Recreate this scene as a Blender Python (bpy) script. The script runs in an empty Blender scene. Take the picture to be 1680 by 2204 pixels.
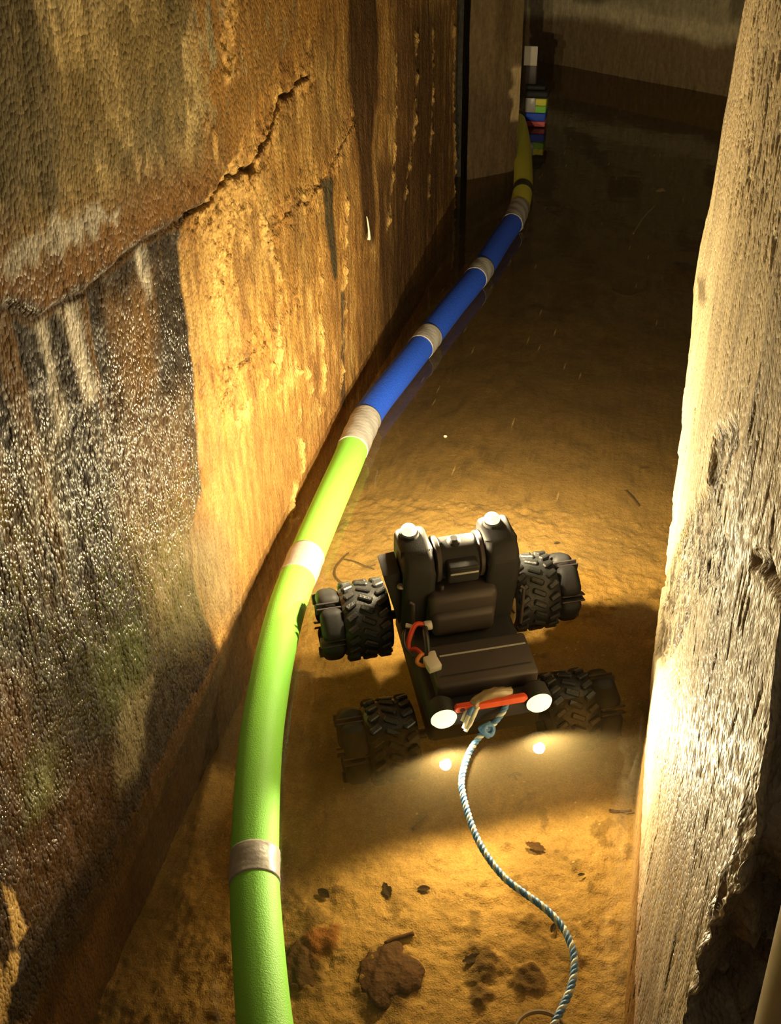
import bpy, bmesh, math, random
import numpy as np
from mathutils import Vector, Matrix, Euler
random.seed(4); RNG = np.random.RandomState(11)
S = bpy.context.scene
COL = S.collection

# ------------------------------------------------------------------ camera
PP = np.array([840., 1102.]); FPX = 2316.84; CAMH = 1.25
_V = np.array([910., 4380.]) - PP; _H = np.array([1472., -549.]) - PP
_n = lambda v: v / np.linalg.norm(v)
_Z = -_n(np.array([*_V, FPX])); _Y = np.array([*_H, FPX]); _Y = _n(_Y - _Z * _Y.dot(_Z)); _X = np.cross(_Y, _Z)
RC = np.stack([_X, _Y, _Z], 1)            # camera (right, down, forward) <- world
CC = np.array([0, 0, CAMH])
cam_d = bpy.data.cameras.new('camera'); cam = bpy.data.objects.new('camera', cam_d); COL.objects.link(cam)
cam_d.sensor_fit = 'VERTICAL'; cam_d.sensor_height = 36.0; cam_d.lens = FPX / 2204 * 36; cam_d.clip_start = .02
M = Matrix.Identity(4)
for i in range(3):
    M[i][0] = RC[0, i]; M[i][1] = -RC[1, i]; M[i][2] = -RC[2, i]; M[i][3] = CC[i]
cam.matrix_world = M
S.camera = cam

def ray(px, py): return RC.T @ np.array([px - PP[0], py - PP[1], FPX])
def at(px, py, z=0.):                     # where a sight line meets the level z
    d = ray(px, py); return CC + (z - CAMH) / d[2] * d
def onx(px, py, x):                       # where it meets the upright plane at x
    d = ray(px, py); return CC + x / d[0] * d

# ------------------------------------------------------------------ world, lamps, exposure
LAMP = (1.0, .79, .44)
W_ = bpy.data.worlds.new('world'); S.world = W_; W_.use_nodes = True
bg = W_.node_tree.nodes['Background']; bg.inputs[0].default_value = (1.0, .80, .55, 1); bg.inputs[1].default_value = .04
S.view_settings.view_transform = 'Standard'; S.view_settings.look = 'None'
S.view_settings.exposure = 0.0; S.view_settings.gamma = 1.0; S.view_settings.use_curve_mapping = False
ed_ = bpy.data.lights.new('fill_light', 'AREA'); ed_.shape = 'DISK'; ed_.size = .5; ed_.energy = .7; ed_.color = (1.0, .86, .62)  # added weak fill above the camera, out of view; no real lamp there
el_ = bpy.data.objects.new('fill_light', ed_); COL.objects.link(el_); el_.location = (-.15, -.1, 2.1); el_.rotation_euler = (math.radians(18), 0, 0)
TAIL_W = 8.0; MAST_W = 13.0; BEAM_W = 26.0
RO = Vector((-.128, 1.186, 0.)); RTH = math.radians(24.4); RPH = math.radians(8)
RMAT = Matrix.Translation(RO) @ Euler((RPH, 0, RTH)).to_matrix().to_4x4()

# ------------------------------------------------------------------ helpers
def link(o, parent=None):
    COL.objects.link(o)
    if parent is not None: o.parent = parent
    return o
def tag(o, label=None, cat=None, group=None, kind=None):
    if label: o['label'] = label
    if cat: o['category'] = cat
    if group: o['group'] = group
    if kind: o['kind'] = kind
    return o
def empty(name, loc=(0, 0, 0), rot=(0, 0, 0)):
    o = bpy.data.objects.new(name, None); o.empty_display_size = .05
    o.location = loc; o.rotation_euler = rot; return link(o)
def obj(name, bm, mat, parent=None, smooth=True):
    me = bpy.data.meshes.new(name)
    bmesh.ops.recalc_face_normals(bm, faces=bm.faces)
    bm.to_mesh(me); bm.free()
    for p in me.polygons: p.use_smooth = smooth
    me.materials.append(mat)
    return link(bpy.data.objects.new(name, me), parent)
def autosmooth(o, ang=40):
    me = o.data; me.polygons.foreach_set('use_smooth', [True] * len(me.polygons))
    me.set_sharp_from_angle(angle=math.radians(ang)); return o
def add_box(bm, c, s, bev=0., seg=2, rot=None):
    m = Matrix.Translation(c)
    if rot is not None: m = m @ Euler(rot).to_matrix().to_4x4()
    m = m @ Matrix.Diagonal((*s, 1))
    b2 = bmesh.new(); bmesh.ops.create_cube(b2, size=1, matrix=m)
    if bev: bmesh.ops.bevel(b2, geom=b2.edges[:], offset=bev, segments=seg, affect='EDGES', profile=.5)
    t = bpy.data.meshes.new('t'); b2.to_mesh(t); b2.free(); bm.from_mesh(t); bpy.data.meshes.remove(t)
    return bm
def box(c, s, bev=0., seg=2, rot=None): return add_box(bmesh.new(), c, s, bev, seg, rot)
def catmull(P, n):
    P = np.asarray(P, float); out = []
    Q = np.vstack([2 * P[0] - P[1], P, 2 * P[-1] - P[-2]])
    for i in range(1, len(Q) - 2):
        for t in np.linspace(0, 1, n, endpoint=False):
            a, b, c, d = Q[i - 1], Q[i], Q[i + 1], Q[i + 2]
            out.append(.5 * (2 * b + (c - a) * t + (2 * a - 5 * b + 4 * c - d) * t * t + (3 * b - a - 3 * c + d) * t ** 3))
    out.append(P[-1]); return np.array(out)
def resample(P, step):
    L = np.r_[0, np.cumsum(np.linalg.norm(np.diff(P, axis=0), axis=1))]
    n = max(2, int(round(L[-1] / step)) + 1); s = np.linspace(0, L[-1], n)
    return np.stack([np.interp(s, L, P[:, k]) for k in range(3)], 1)
def frames(P):
    T = np.gradient(P, axis=0); T /= np.linalg.norm(T, axis=1)[:, None] + 1e-12
    up = np.array([0, 0, 1.]) if abs(T[0][2]) < .9 else np.array([1., 0, 0])
    N = []; u = up
    for t in T:
        u = u - t * u.dot(t); u = u / (np.linalg.norm(u) + 1e-12); N.append(u)
    N = np.array(N); return T, N, np.cross(T, N)
def add_tube(bm, P, r, sides=12, cap=True, rfun=None):
    P = np.asarray(P, float); T, N, B = frames(P); rings = []
    rr = np.broadcast_to(np.asarray(r, float), (len(P),))
    for i in range(len(P)):
        ring = []
        for k in range(sides):
            a = 2 * math.pi * k / sides
            q = rr[i] * (1 if rfun is None else rfun(i, a))
            ring.append(bm.verts.new(P[i] + q * (math.cos(a) * N[i] + math.sin(a) * B[i])))
        rings.append(ring)
    for i in range(len(rings) - 1):
        for k in range(sides):
            bm.faces.new((rings[i][k], rings[i][(k + 1) % sides], rings[i + 1][(k + 1) % sides], rings[i + 1][k]))
    if cap: bm.faces.new(rings[0][::-1]); bm.faces.new(rings[-1])
    return bm
def tube(P, r, sides=12, cap=True, rfun=None): return add_tube(bmesh.new(), P, r, sides, cap, rfun)
def add_lathe(bm, prof, seg, axis, c=(0, 0, 0), close=False):
    rings = []
    for (r, h) in prof:
        ring = []
        for k in range(seg):
            a = 2 * math.pi * k / seg
            u, v = r * math.cos(a), r * math.sin(a)
            p = {'x': (h, u, v), 'y': (u, h, v), 'z': (u, v, h)}[axis]
            ring.append(bm.verts.new(Vector(p) + Vector(c)))
        rings.append(ring)
    n = len(rings)
    for i in range(n if close else n - 1):
        A, B2 = rings[i], rings[(i + 1) % n]
        for k in range(seg):
            bm.faces.new((A[k], A[(k + 1) % seg], B2[(k + 1) % seg], B2[k]))
    if not close:
        bm.faces.new(rings[0][::-1]); bm.faces.new(rings[-1])
    return bm
def add_prism(bm, pts, y0, y1):                # outline in (x, z) pulled from y0 to y1
    a = [bm.verts.new((x, y0, z)) for x, z in pts]; b = [bm.verts.new((x, y1, z)) for x, z in pts]
    bm.faces.new(a); bm.faces.new(b[::-1]); n = len(pts)
    for i in range(n): bm.faces.new((a[i], a[(i + 1) % n], b[(i + 1) % n], b[i]))
    return bm

# numpy noise
_tab = {}
def vnoise(x, y, seed=0):
    if seed not in _tab: _tab[seed] = np.random.RandomState(seed + 100).rand(256, 256)
    t = _tab[seed]; xi = np.floor(x).astype(int); yi = np.floor(y).astype(int)
    fx = x - xi; fy = y - yi; fx = fx * fx * (3 - 2 * fx); fy = fy * fy * (3 - 2 * fy)
    a = t[xi & 255, yi & 255]; b = t[(xi + 1) & 255, yi & 255]; c = t[xi & 255, (yi + 1) & 255]; d = t[(xi + 1) & 255, (yi + 1) & 255]
    return (a * (1 - fx) + b * fx) * (1 - fy) + (c * (1 - fx) + d * fx) * fy
def fbm(x, y, seed=0, o=4):
    s = 0; a = .5; tot = 0
    for i in range(o):
        s = s + a * vnoise(x * 2 ** i + 17 * i, y * 2 ** i + 31 * i, seed + i); tot += a; a *= .55
    return s / tot
sstep = lambda a, b, x: np.clip((x - a) / (b - a), 0, 1) ** 2 * (3 - 2 * np.clip((x - a) / (b - a), 0, 1))
def poly_sdf(X, Y, P):                         # >0 inside
    P = np.asarray(P, float); d = np.full(X.shape, 1e9); ins = np.zeros(X.shape, bool)
    for i in range(len(P)):
        a, b = P[i], P[(i + 1) % len(P)]; e = b - a
        wx, wy = X - a[0], Y - a[1]; t = np.clip((wx * e[0] + wy * e[1]) / (e @ e + 1e-12), 0, 1)
        d = np.minimum(d, np.hypot(wx - e[0] * t, wy - e[1] * t))
        c = ((a[1] <= Y) & (b[1] > Y)) | ((b[1] <= Y) & (a[1] > Y))
        with np.errstate(divide='ignore', invalid='ignore'):
            xi = a[0] + (Y - a[1]) / (b[1] - a[1] + 1e-15) * e[0]
        ins ^= c & (X < xi)
    return np.where(ins, d, -d)
def line_d(X, Y, P):
    P = np.asarray(P, float); d = np.full(X.shape, 1e9)
    for a, b in zip(P[:-1], P[1:]):
        e = b - a; wx, wy = X - a[0], Y - a[1]; t = np.clip((wx * e[0] + wy * e[1]) / (e @ e + 1e-12), 0, 1)
        d = np.minimum(d, np.hypot(wx - e[0] * t, wy - e[1] * t))
    return d
def mixc(base, col, m): return base + (np.asarray(col) - base) * np.clip(m, 0, 1)[..., None]
def grid_mesh(name, V, col, wet, mat, closed=None):
    """V (n,m,3) surface; col (n,m,3) stains; wet (n,m). closed: vector the rim is pulled back along to give the slab depth."""
    n, m, _ = V.shape; co = V.reshape(-1, 3); rgba = np.concatenate([col, wet[..., None]], 2).reshape(-1, 4)
    idx = np.arange(n * m).reshape(n, m)
    q = np.stack([idx[:-1, :-1], idx[1:, :-1], idx[1:, 1:], idx[:-1, 1:]], -1).reshape(-1, 4)
    if closed is not None:
        rim = np.concatenate([idx[0, :], idx[1:, -1], idx[-1, -2::-1], idx[-2:0:-1, 0]])
        back = co[rim] + np.asarray(closed); b0 = len(co); k = len(rim)
        co = np.vstack([co, back]); rgba = np.vstack([rgba, rgba[rim]])
        j = np.arange(k); jn = (j + 1) % k
        q = np.vstack([q, np.stack([rim[jn], rim[j], b0 + j, b0 + jn], -1)])
    me = bpy.data.meshes.new(name)
    me.vertices.add(len(co)); me.vertices.foreach_set('co', co.astype(np.float32).ravel())
    me.loops.add(q.size); me.loops.foreach_set('vertex_index', q.astype(np.int32).ravel())
    me.polygons.add(len(q)); me.polygons.foreach_set('loop_start', np.arange(0, q.size, 4, dtype=np.int32))
    me.polygons.foreach_set('use_smooth', np.ones(len(q), bool))
    a = me.color_attributes.new('stain', 'FLOAT_COLOR', 'POINT'); a.data.foreach_set('color', rgba.astype(np.float32).ravel())
    me.update(); me.validate(); me.materials.append(mat)
    return link(bpy.data.objects.new(name, me))

# materials
class NT:
    def __init__(s, name):
        s.m = bpy.data.materials.new(name); s.m.use_nodes = True; s.t = s.m.node_tree; s.b = s.t.nodes['Principled BSDF']; s.out = s.t.nodes['Material Output']
    def n(s, ty, **kw):
        x = s.t.nodes.new(ty)
        for k, v in kw.items():
            if k in x.inputs: x.inputs[k].default_value = v
            else: setattr(x, k, v)
        return x
    def l(s, a, b): s.t.links.new(a, b)
def plain(name, col, rough=.5, metal=0., bump=0., bscale=200., spec=.5, var=.0, sub=0., coat=0.):
    k = NT(name); k.b.inputs['Base Color'].default_value = (*col, 1); k.b.inputs['Roughness'].default_value = rough
    k.b.inputs['Metallic'].default_value = metal; k.b.inputs['Specular IOR Level'].default_value = spec
    k.b.inputs['Coat Weight'].default_value = coat
    tc = k.n('ShaderNodeTexCoord'); nz = k.n('ShaderNodeTexNoise', Scale=bscale, Detail=3.)
    k.l(tc.outputs['Object'], nz.inputs['Vector'])
    if var:
        mx = k.n('ShaderNodeMix', data_type='RGBA'); mx.inputs[6].default_value = (*[c * (1 - var) for c in col], 1); mx.inputs[7].default_value = (*[min(1, c * (1 + var)) for c in col], 1)
        k.l(nz.outputs['Fac'], mx.inputs[0]); k.l(mx.outputs[2], k.b.inputs['Base Color'])
    if bump:
        bp = k.n('ShaderNodeBump', Strength=1., Distance=bump); k.l(nz.outputs['Fac'], bp.inputs['Height']); k.l(bp.outputs[0], k.b.inputs['Normal'])
    return k.m
def emit(name, col, s):
    k = NT(name); k.b.inputs['Base Color'].default_value = (*col, 1); k.b.inputs['Emission Color'].default_value = (*col, 1); k.b.inputs['Emission Strength'].default_value = s
    return k.m
def stained(name, scale=(1, 1, .25), fine=260., dist=.0022, rdry=.8, rwet=.09, streak=.35, speck=.5, wetdist=.0020, wetscale=240.):
    k = NT(name)
    at_ = k.n('ShaderNodeAttribute', attribute_name='stain')
    tc = k.n('ShaderNodeTexCoord'); mp = k.n('ShaderNodeMapping'); mp.inputs['Scale'].default_value = scale; k.l(tc.outputs['Object'], mp.inputs['Vector'])
    n1 = k.n('ShaderNodeTexNoise', Scale=60., Detail=6., Roughness=.65); k.l(mp.outputs[0], n1.inputs['Vector'])
    n2 = k.n('ShaderNodeTexNoise', Scale=fine, Detail=4., Roughness=.6); k.l(tc.outputs['Object'], n2.inputs['Vector'])
    n3 = k.n('ShaderNodeTexVoronoi', feature='F1', Scale=wetscale, Randomness=1.); n4 = k.n('ShaderNodeMath', operation='POWER'); n4.inputs[1].default_value = 2.; k.l(n3.outputs['Distance'], n4.inputs[0]); mp2 = k.n('ShaderNodeMapping'); mp2.inputs['Scale'].default_value = (1, 1, .6); k.l(tc.outputs['Object'], mp2.inputs['Vector']); k.l(mp2.outputs[0], n3.inputs['Vector'])
    r1 = k.n('ShaderNodeMapRange'); r1.inputs[1].default_value = .3; r1.inputs[2].default_value = .7; r1.inputs[3].default_value = 1 - streak; r1.inputs[4].default_value = 1 + streak; k.l(n1.outputs['Fac'], r1.inputs[0])
    r2 = k.n('ShaderNodeMapRange'); r2.inputs[1].default_value = .3; r2.inputs[2].default_value = .7; r2.inputs[3].default_value = 1 - speck * .6; r2.inputs[4].default_value = 1 + speck * .6; k.l(n2.outputs['Fac'], r2.inputs[0])
    mu = k.n('ShaderNodeMath', operation='MULTIPLY'); k.l(r1.outputs[0], mu.inputs[0]); k.l(r2.outputs[0], mu.inputs[1])
    sc = k.n('ShaderNodeVectorMath', operation='SCALE'); k.l(at_.outputs['Color'], sc.inputs[0]); k.l(mu.outputs[0], sc.inputs['Scale']); k.l(sc.outputs[0], k.b.inputs['Base Color'])
    rr = k.n('ShaderNodeMapRange'); rr.inputs[3].default_value = rdry; rr.inputs[4].default_value = rwet; nm = k.n('ShaderNodeTexNoise', Scale=90., Detail=3.); k.l(tc.outputs['Object'], nm.inputs['Vector'])
    wm = k.n('ShaderNodeMapRange'); wm.inputs[1].default_value = .40; wm.inputs[2].default_value = .56; wm.inputs[3].default_value = .12; k.l(nm.outputs['Fac'], wm.inputs[0])
    wx = k.n('ShaderNodeMath', operation='MULTIPLY'); k.l(at_.outputs['Alpha'], wx.inputs[0]); k.l(wm.outputs[0], wx.inputs[1]); k.l(wx.outputs[0], rr.inputs[0]); k.l(rr.outputs[0], k.b.inputs['Roughness'])
    sp = k.n('ShaderNodeMapRange'); sp.inputs[3].default_value = .06; sp.inputs[4].default_value = .8; k.l(wx.outputs[0], sp.inputs[0]); k.l(sp.outputs[0], k.b.inputs['Specular IOR Level'])
    b1 = k.n('ShaderNodeBump', Strength=1., Distance=dist); k.l(n1.outputs['Fac'], b1.inputs['Height'])
    b2 = k.n('ShaderNodeBump', Strength=1., Distance=wetdist); k.l(n4.outputs[0], b2.inputs['Height']); b2.invert = True; k.l(b1.outputs[0], b2.inputs['Normal'])
    k.l(b2.outputs[0], k.b.inputs['Normal'])
    return k.m

M_LEFT = stained('stained_concrete')
M_RIGHT = stained('pale_wet_concrete', scale=(1, 1, .22), fine=230., dist=.0025, rwet=.26, streak=.22, speck=.3, wetdist=.0018, wetscale=280.)
M_FAR = stained('dim_concrete', fine=60., dist=.004, streak=.25, speck=.25, wetdist=.001, wetscale=60.)
M_SAND = stained('silty_sand', scale=(1, 1, 1), fine=330., dist=.004, rdry=.85, rwet=.8, streak=.12, speck=.35, wetdist=.0006, wetscale=420.)

k = NT('murky_water')
fr = k.n('ShaderNodeLayerWeight', Blend=.5); pw = k.n('ShaderNodeMath', operation='POWER'); pw.inputs[1].default_value = 5.; fm = k.n('ShaderNodeMath', operation='MULTIPLY_ADD'); fm.inputs[1].default_value = .98; fm.inputs[2].default_value = .045; k.l(fr.outputs['Facing'], pw.inputs[0]); k.l(pw.outputs[0], fm.inputs[0]); gl = k.n('ShaderNodeBsdfGlossy', Roughness=.0); tr = k.n('ShaderNodeBsdfTransparent', Color=(.77, .66, .46, 1))
df = k.n('ShaderNodeBsdfDiffuse', Color=(.34, .265, .13, 1)); ma = k.n('ShaderNodeMixShader', Fac=.08); mb = k.n('ShaderNodeMixShader')
tc = k.n('ShaderNodeTexCoord'); nz = k.n('ShaderNodeTexNoise', Scale=9., Detail=2.); k.l(tc.outputs['Object'], nz.inputs['Vector'])
bp = k.n('ShaderNodeBump', Strength=1., Distance=.0012); k.l(nz.outputs['Fac'], bp.inputs['Height'])
k.l(bp.outputs[0], gl.inputs['Normal']); k.l(bp.outputs[0], fr.inputs['Normal'])
k.l(tr.outputs[0], ma.inputs[1]); k.l(df.outputs[0], ma.inputs[2]); k.l(fm.outputs[0], mb.inputs[0]); k.l(ma.outputs[0], mb.inputs[1]); k.l(gl.outputs[0], mb.inputs[2])
k.l(mb.outputs[0], k.out.inputs['Surface']); M_WATER = k.m

M_GREEN = plain('green_foam', (.27, .74, .09), .55, bump=.0007, bscale=520, var=.10)
M_BLUE = plain('blue_foam', (.018, .10, .80), .6, bump=.0012, bscale=260, var=.25)
M_YELLOW = plain('yellow_foam', (.88, .86, .09), .55, bump=.001, bscale=260, var=.10)
M_PINK = plain('pink_foam', (.75, .14, .16), .55)
M_TAPE = plain('silver_tape', (.42, .41, .40), .32, bump=.0008, bscale=120, var=.12)
M_BLACK = plain('black_plastic', (.026, .026, .028), .62, bump=.0002, bscale=500, spec=.3)
M_DECK = plain('dark_grey_plastic', (.055, .045, .045), .5)
M_TYRE = plain('black_rubber', (.022, .023, .024), .42, bump=.0008, bscale=300)
M_RIM = plain('dark_rim', (.03, .03, .03), .4)
M_RED = plain('red_anodised', (.62, .075, .025), .35)
M_WIRE_R = plain('red_wire', (.65, .06, .02), .4)
M_WIRE_O = plain('orange_wire', (.55, .20, .04), .4)
M_WIRE_B = plain('black_wire', (.02, .02, .02), .4)
M_CONN = plain('white_nylon', (.62, .60, .56), .35)
M_LENS = emit('tail_lens', (1, .90, .56), 1.25)
M_ROPE_W = plain('white_rope_fibre', (.66, .70, .60), .45, bump=.0006, bscale=900)
M_ROPE_B = plain('blue_rope_fibre', (.10, .25, .50), .45, bump=.0006, bscale=900)
M_LEAF = plain('dark_leaf', (.045, .030, .018), .7, bump=.001, bscale=300, var=.4)
M_LEAFB = plain('brown_leaf', (.16, .085, .03), .7, bump=.001, bscale=300, var=.4)
M_TWIG = plain('twig_bark', (.09, .05, .025), .8, bump=.001, bscale=300, var=.4)
M_STONE = plain('brown_stone', (.085, .046, .028), .8, bump=.004, bscale=90, var=.5)
M_PEBBLE = plain('pale_pebble', (.45, .40, .28), .7, var=.2)
M_HOOP = plain('pale_hoop', (.55, .44, .27), .4)
M_PIPE = plain('pale_pipe', (.58, .52, .38), .4, bump=.0003, bscale=60, var=.06)
M_CARD = plain('white_card', (.72, .66, .56), .6, bump=.001, bscale=60, var=.08)
M_WHITE = plain('white_drip', (.75, .72, .6), .4)

# ------------------------------------------------------------------ left wall
XL = -.603
wl = lambda px, py: onx(px, py, XL)[1:]
def wpoly(pts): return [wl(*p) for p in pts]
ys = np.concatenate([np.linspace(-.5, .55, 60, endpoint=False), np.linspace(.55, 1.7, 520, endpoint=False), np.linspace(1.7, 3.62, 360)])
zs = np.concatenate([np.linspace(-.3, -.05, 30, endpoint=False), np.linspace(-.05, 1.15, 420, endpoint=False), np.linspace(1.15, 2.1, 60)])
Yg, Zg = np.meshgrid(ys, zs, indexing='ij')
wy = Yg + .03 * (fbm(Yg * 14, Zg * 14, 1) - .5); wz = Zg + .05 * (fbm(Yg * 14, Zg * 8, 5) - .5)
strk = fbm(Yg * 26, Zg * 1.3, 10, 4); strk2 = fbm(Yg * 70, Zg * 3.0, 14, 3); blot = fbm(Yg * 9, Zg * 7, 20, 5); fineb = fbm(Yg * 40, Zg * 30, 25, 4)
C_OR = np.array((.42, .225, .062)); C_TAN = np.array((.48, .31, .108)); C_OLV = np.array((.34, .285, .165)); C_BLK = np.array((.016, .0145, .014))
C_BRN = np.array((.13, .065, .026)); C_RUST = np.array((.22, .115, .038)); C_WHT = np.array((.60, .57, .50)); C_GRN = np.array((.10, .11, .04))
ledge_px = [(-260, 790), (-60, 690), (0, 652), (75, 683), (130, 648), (200, 600), (262, 545), (320, 505), (390, 470), (425, 440)]
crack_px = [(390, 470), (425, 440), (480, 390), (540, 362), (575, 300), (590, 250), (603, 205), (640, 172), (662, 158)]
crack2_px = [(585, 490), (640, 440), (690, 400), (712, 362), (760, 270)]
crack3_px = [(480, 870), (500, 790), (560, 740), (600, 690), (640, 640)]
LED = wpoly(ledge_px); CR = wpoly(crack_px); CR2 = wpoly(crack2_px); CR3 = wpoly(crack3_px)
above = wpoly(ledge_px + [(500, 340), (560, 200), (640, 60), (640, -900), (-900, -900), (-900, 900)])
above[-1] = (-.6, .8); above[-2] = (-.6, 2.3); above[-3] = (2.2, 2.3)
sA = poly_sdf(wy * .3 + Yg * .7, wz * .3 + Zg * .7, above)
# base: warm tan/orange, more tan high up, redder low down
col = np.zeros(Yg.shape + (3,)) + C_OR
col = mixc(col, C_TAN, sstep(.35, .75, blot) * .9 * sstep(.2, .6, Zg))
col = mixc(col, C_RUST * 1.7, sstep(.45, .05, Zg) * sstep(.3, .7, strk) * .75)
mot = fbm(Yg * 22, Zg * 11, 301, 5); mot2 = fbm(Yg * 60, Zg * 26, 306, 4)
col = mixc(col, C_RUST * 1.25, sstep(.50, .66, mot) * .55); col = mixc(col, C_BRN, sstep(.56, .72, strk) * .35)
col = mixc(col, C_BRN * .9, sstep(.62, .70, mot2) * .45); col = mixc(col, C_TAN * 1.35, sstep(.60, .72, 1.0 - mot) * .6)
col = mixc(col, C_TAN * 1.25, sstep(.55, .75, strk2) * .35)
# darkening stripes towards the far end
far = sstep(2.0, 2.9, Yg)
col = mixc(col, C_BRN * 1.1, far * sstep(.40, .62, fbm(Yg * 9, Zg * .8, 33, 3)) * .9)
col = mixc(col, C_RUST * .7, far * sstep(.0, .5, .5 - Zg) * .6)
def streakpoly(px, c, soft=.01, amt=1.):
    global col
    col = mixc(col, c, sstep(-soft, soft, poly_sdf(wy, Zg + .3 * (wz - Zg), wpoly(px)) + .012 * (strk2 - .5)) * amt)
streakpoly([(695, 385), (715, 375), (720, 480), (728, 600), (715, 600), (700, 480)], np.array((.05, .048, .03)), .008, .9)
streakpoly([(752, -20), (812, -20), (815, 180), (800, 330), (808, 520), (782, 520), (770, 330), (750, 180)], C_BRN * .55, .02, .9)
streakpoly([(735, 620), (742, 620), (745, 880), (733, 880)], C_BLK * 2, .006, .8)
streakpoly([(820, 350), (880, 330), (890, 640), (830, 760), (815, 560)], C_BRN * .6, .04, .75)
streakpoly([(885, 20), (960, 20), (955, 420), (900, 600), (880, 300)], C_BRN * .8, .05, .7)
streakpoly([(425, 930), (560, 900), (740, 880), (735, 1000), (560, 1280), (430, 1400)], C_RUST * 1.35, .05, .8)  # rust tone, darkened further to paint in shade where the lamp is blocked
# dark wet patch under the ledge
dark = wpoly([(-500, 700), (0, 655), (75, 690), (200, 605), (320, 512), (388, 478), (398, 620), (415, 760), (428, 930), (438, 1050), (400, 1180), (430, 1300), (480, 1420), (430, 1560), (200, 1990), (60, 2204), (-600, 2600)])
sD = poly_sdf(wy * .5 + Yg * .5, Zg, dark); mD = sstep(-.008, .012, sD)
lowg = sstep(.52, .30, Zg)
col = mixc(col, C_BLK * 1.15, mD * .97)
def inD(px, c, soft=.02, amt=1., m=1.): streakpoly(px, c, soft, amt)
inD([(225, 640), (330, 590), (345, 800), (300, 900), (250, 830)], C_OR * .42, .03, .75)
inD([(235, 880), (400, 850), (420, 1050), (470, 1230), (340, 1330), (260, 1150)], C_OR * .24, .05, .8)
inD([(300, 1150), (480, 1120), (520, 1330), (350, 1380)], C_OLV * .5, .05, .7)
inD([(45, 960), (125, 940), (140, 1150), (70, 1160)], C_OLV * .6, .03, .6)
inD([(0, 1560), (60, 1520), (150, 1650), (270, 1620), (250, 1780), (120, 1950), (0, 2100)], C_BRN * .5, .05, .8)
inD([(-20, 1420), (60, 1450), (40, 1640), (-20, 1600)], C_RUST * .5, .03, .7)
inD([(255, 1500), (330, 1450), (300, 1660), (250, 1700)], C_OLV * .7, .02, .6)
inD([(55, 1640), (120, 1600), (130, 1700), (60, 1760)], C_GRN * 1.2, .03, .7)
inD([(190, 1400), (300, 1330), (310, 1480), (230, 1560)], C_GRN * .6, .03, .7)
col = mixc(col, C_OR * .40, mD * sstep(.55, .72, strk) * sstep(.35, .6, Zg) * .7)
for px in ([(0, 1902), (26, 1914), (64, 1998), (36, 2052), (24, 2022)], [(20, 2055), (40, 2060), (28, 2120), (0, 2130)], [(-5, 2080), (22, 2150), (15, 2204), (-20, 2204)]):
    streakpoly(px, C_TAN * .95, .004, .95)
for px in ([(78, 688), (96, 692), (122, 790), (140, 920), (128, 960), (112, 850)], [(118, 655), (150, 640), (178, 760), (196, 860), (182, 862), (152, 770)], [(292, 510), (306, 506), (326, 600), (322, 640)]):
    streakpoly(px, C_WHT * 1.2, .012, .85)
# upper slab: olive grey with dark mottling, rust band and lime along its lower edge
mA = sstep(-.004, .004, sA)
up = np.zeros_like(col) + C_OLV
up = mixc(up, np.array((.60, .48, .25)), sstep(.46, .60, fbm(Yg * 10, Zg * 8, 310, 5)) * .8)
up = mixc(up, C_OLV * .30, sstep(.49, .57, fbm(Yg * 11, Zg * 6.5, 41, 6)) * .85); up = mixc(up, C_OLV * .3, sstep(.58, .66, mot2) * .6)
up = mixc(up, C_OLV * .5, sstep(.55, .70, strk) * .4)
up = mixc(up, np.array((.34, .25, .10)), sstep(.5, .7, fbm(Yg * 6, Zg * 6, 47, 4)) * .5)
up = mixc(up, C_OR * .75, sstep(1.38, 1.50, wy) * sstep(.40, .62, fineb + .25 * sstep(1.4, 1.65, Yg)) * .9)
up = mixc(up, C_OLV * .35, sstep(.0, .01, poly_sdf(wy, wz, wpoly([(250, 120), (400, 140), (420, 420), (330, 330)]))) * 0.)
mR = sstep(.13, .03, sA + .05 * (blot - .5)) * sstep(1.62, 1.42, Yg)
up = mixc(up, C_RUST * .85, mR)
lime = sstep(-.006, .012, poly_sdf(wy, wz, wpoly([(-300, 560), (0, 545), (90, 470), (180, 440), (240, 428), (225, 490), (160, 525), (75, 560), (20, 590), (-300, 760)])) + .05 * (fineb - .55))
up = mixc(up, C_WHT * .78, lime * .85)
col = col + (up - col) * mA[..., None]
# cracks
dC = np.minimum(np.minimum(line_d(wy, wz, CR), line_d(wy, wz, CR2) + .002), line_d(wy, wz, CR3) + .003)
dL = line_d(Yg + .2 * (wy - Yg), Zg + .2 * (wz - Zg), LED)
col = mixc(col, C_BLK, sstep(.006, .001, dC + .006 * (fineb - .5)) * .85); col = mixc(col, C_RUST * .16, sstep(.016, .004, dL + .010 * (fineb - .5)) * .95)
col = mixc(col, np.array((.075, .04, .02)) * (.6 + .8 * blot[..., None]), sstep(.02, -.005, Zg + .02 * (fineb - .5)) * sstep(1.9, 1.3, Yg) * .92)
rough = sstep(.075, .0, dC) * (1 - mA * .5)
flak = sstep(1.36, 1.46, Yg) * sstep(1.72, 1.6, Yg) * sstep(.56, .66, fbm(Yg * 12, Zg * 9, 61, 4)) * sstep(.4, .6, Zg)
veins = np.zeros_like(Yg)
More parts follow.
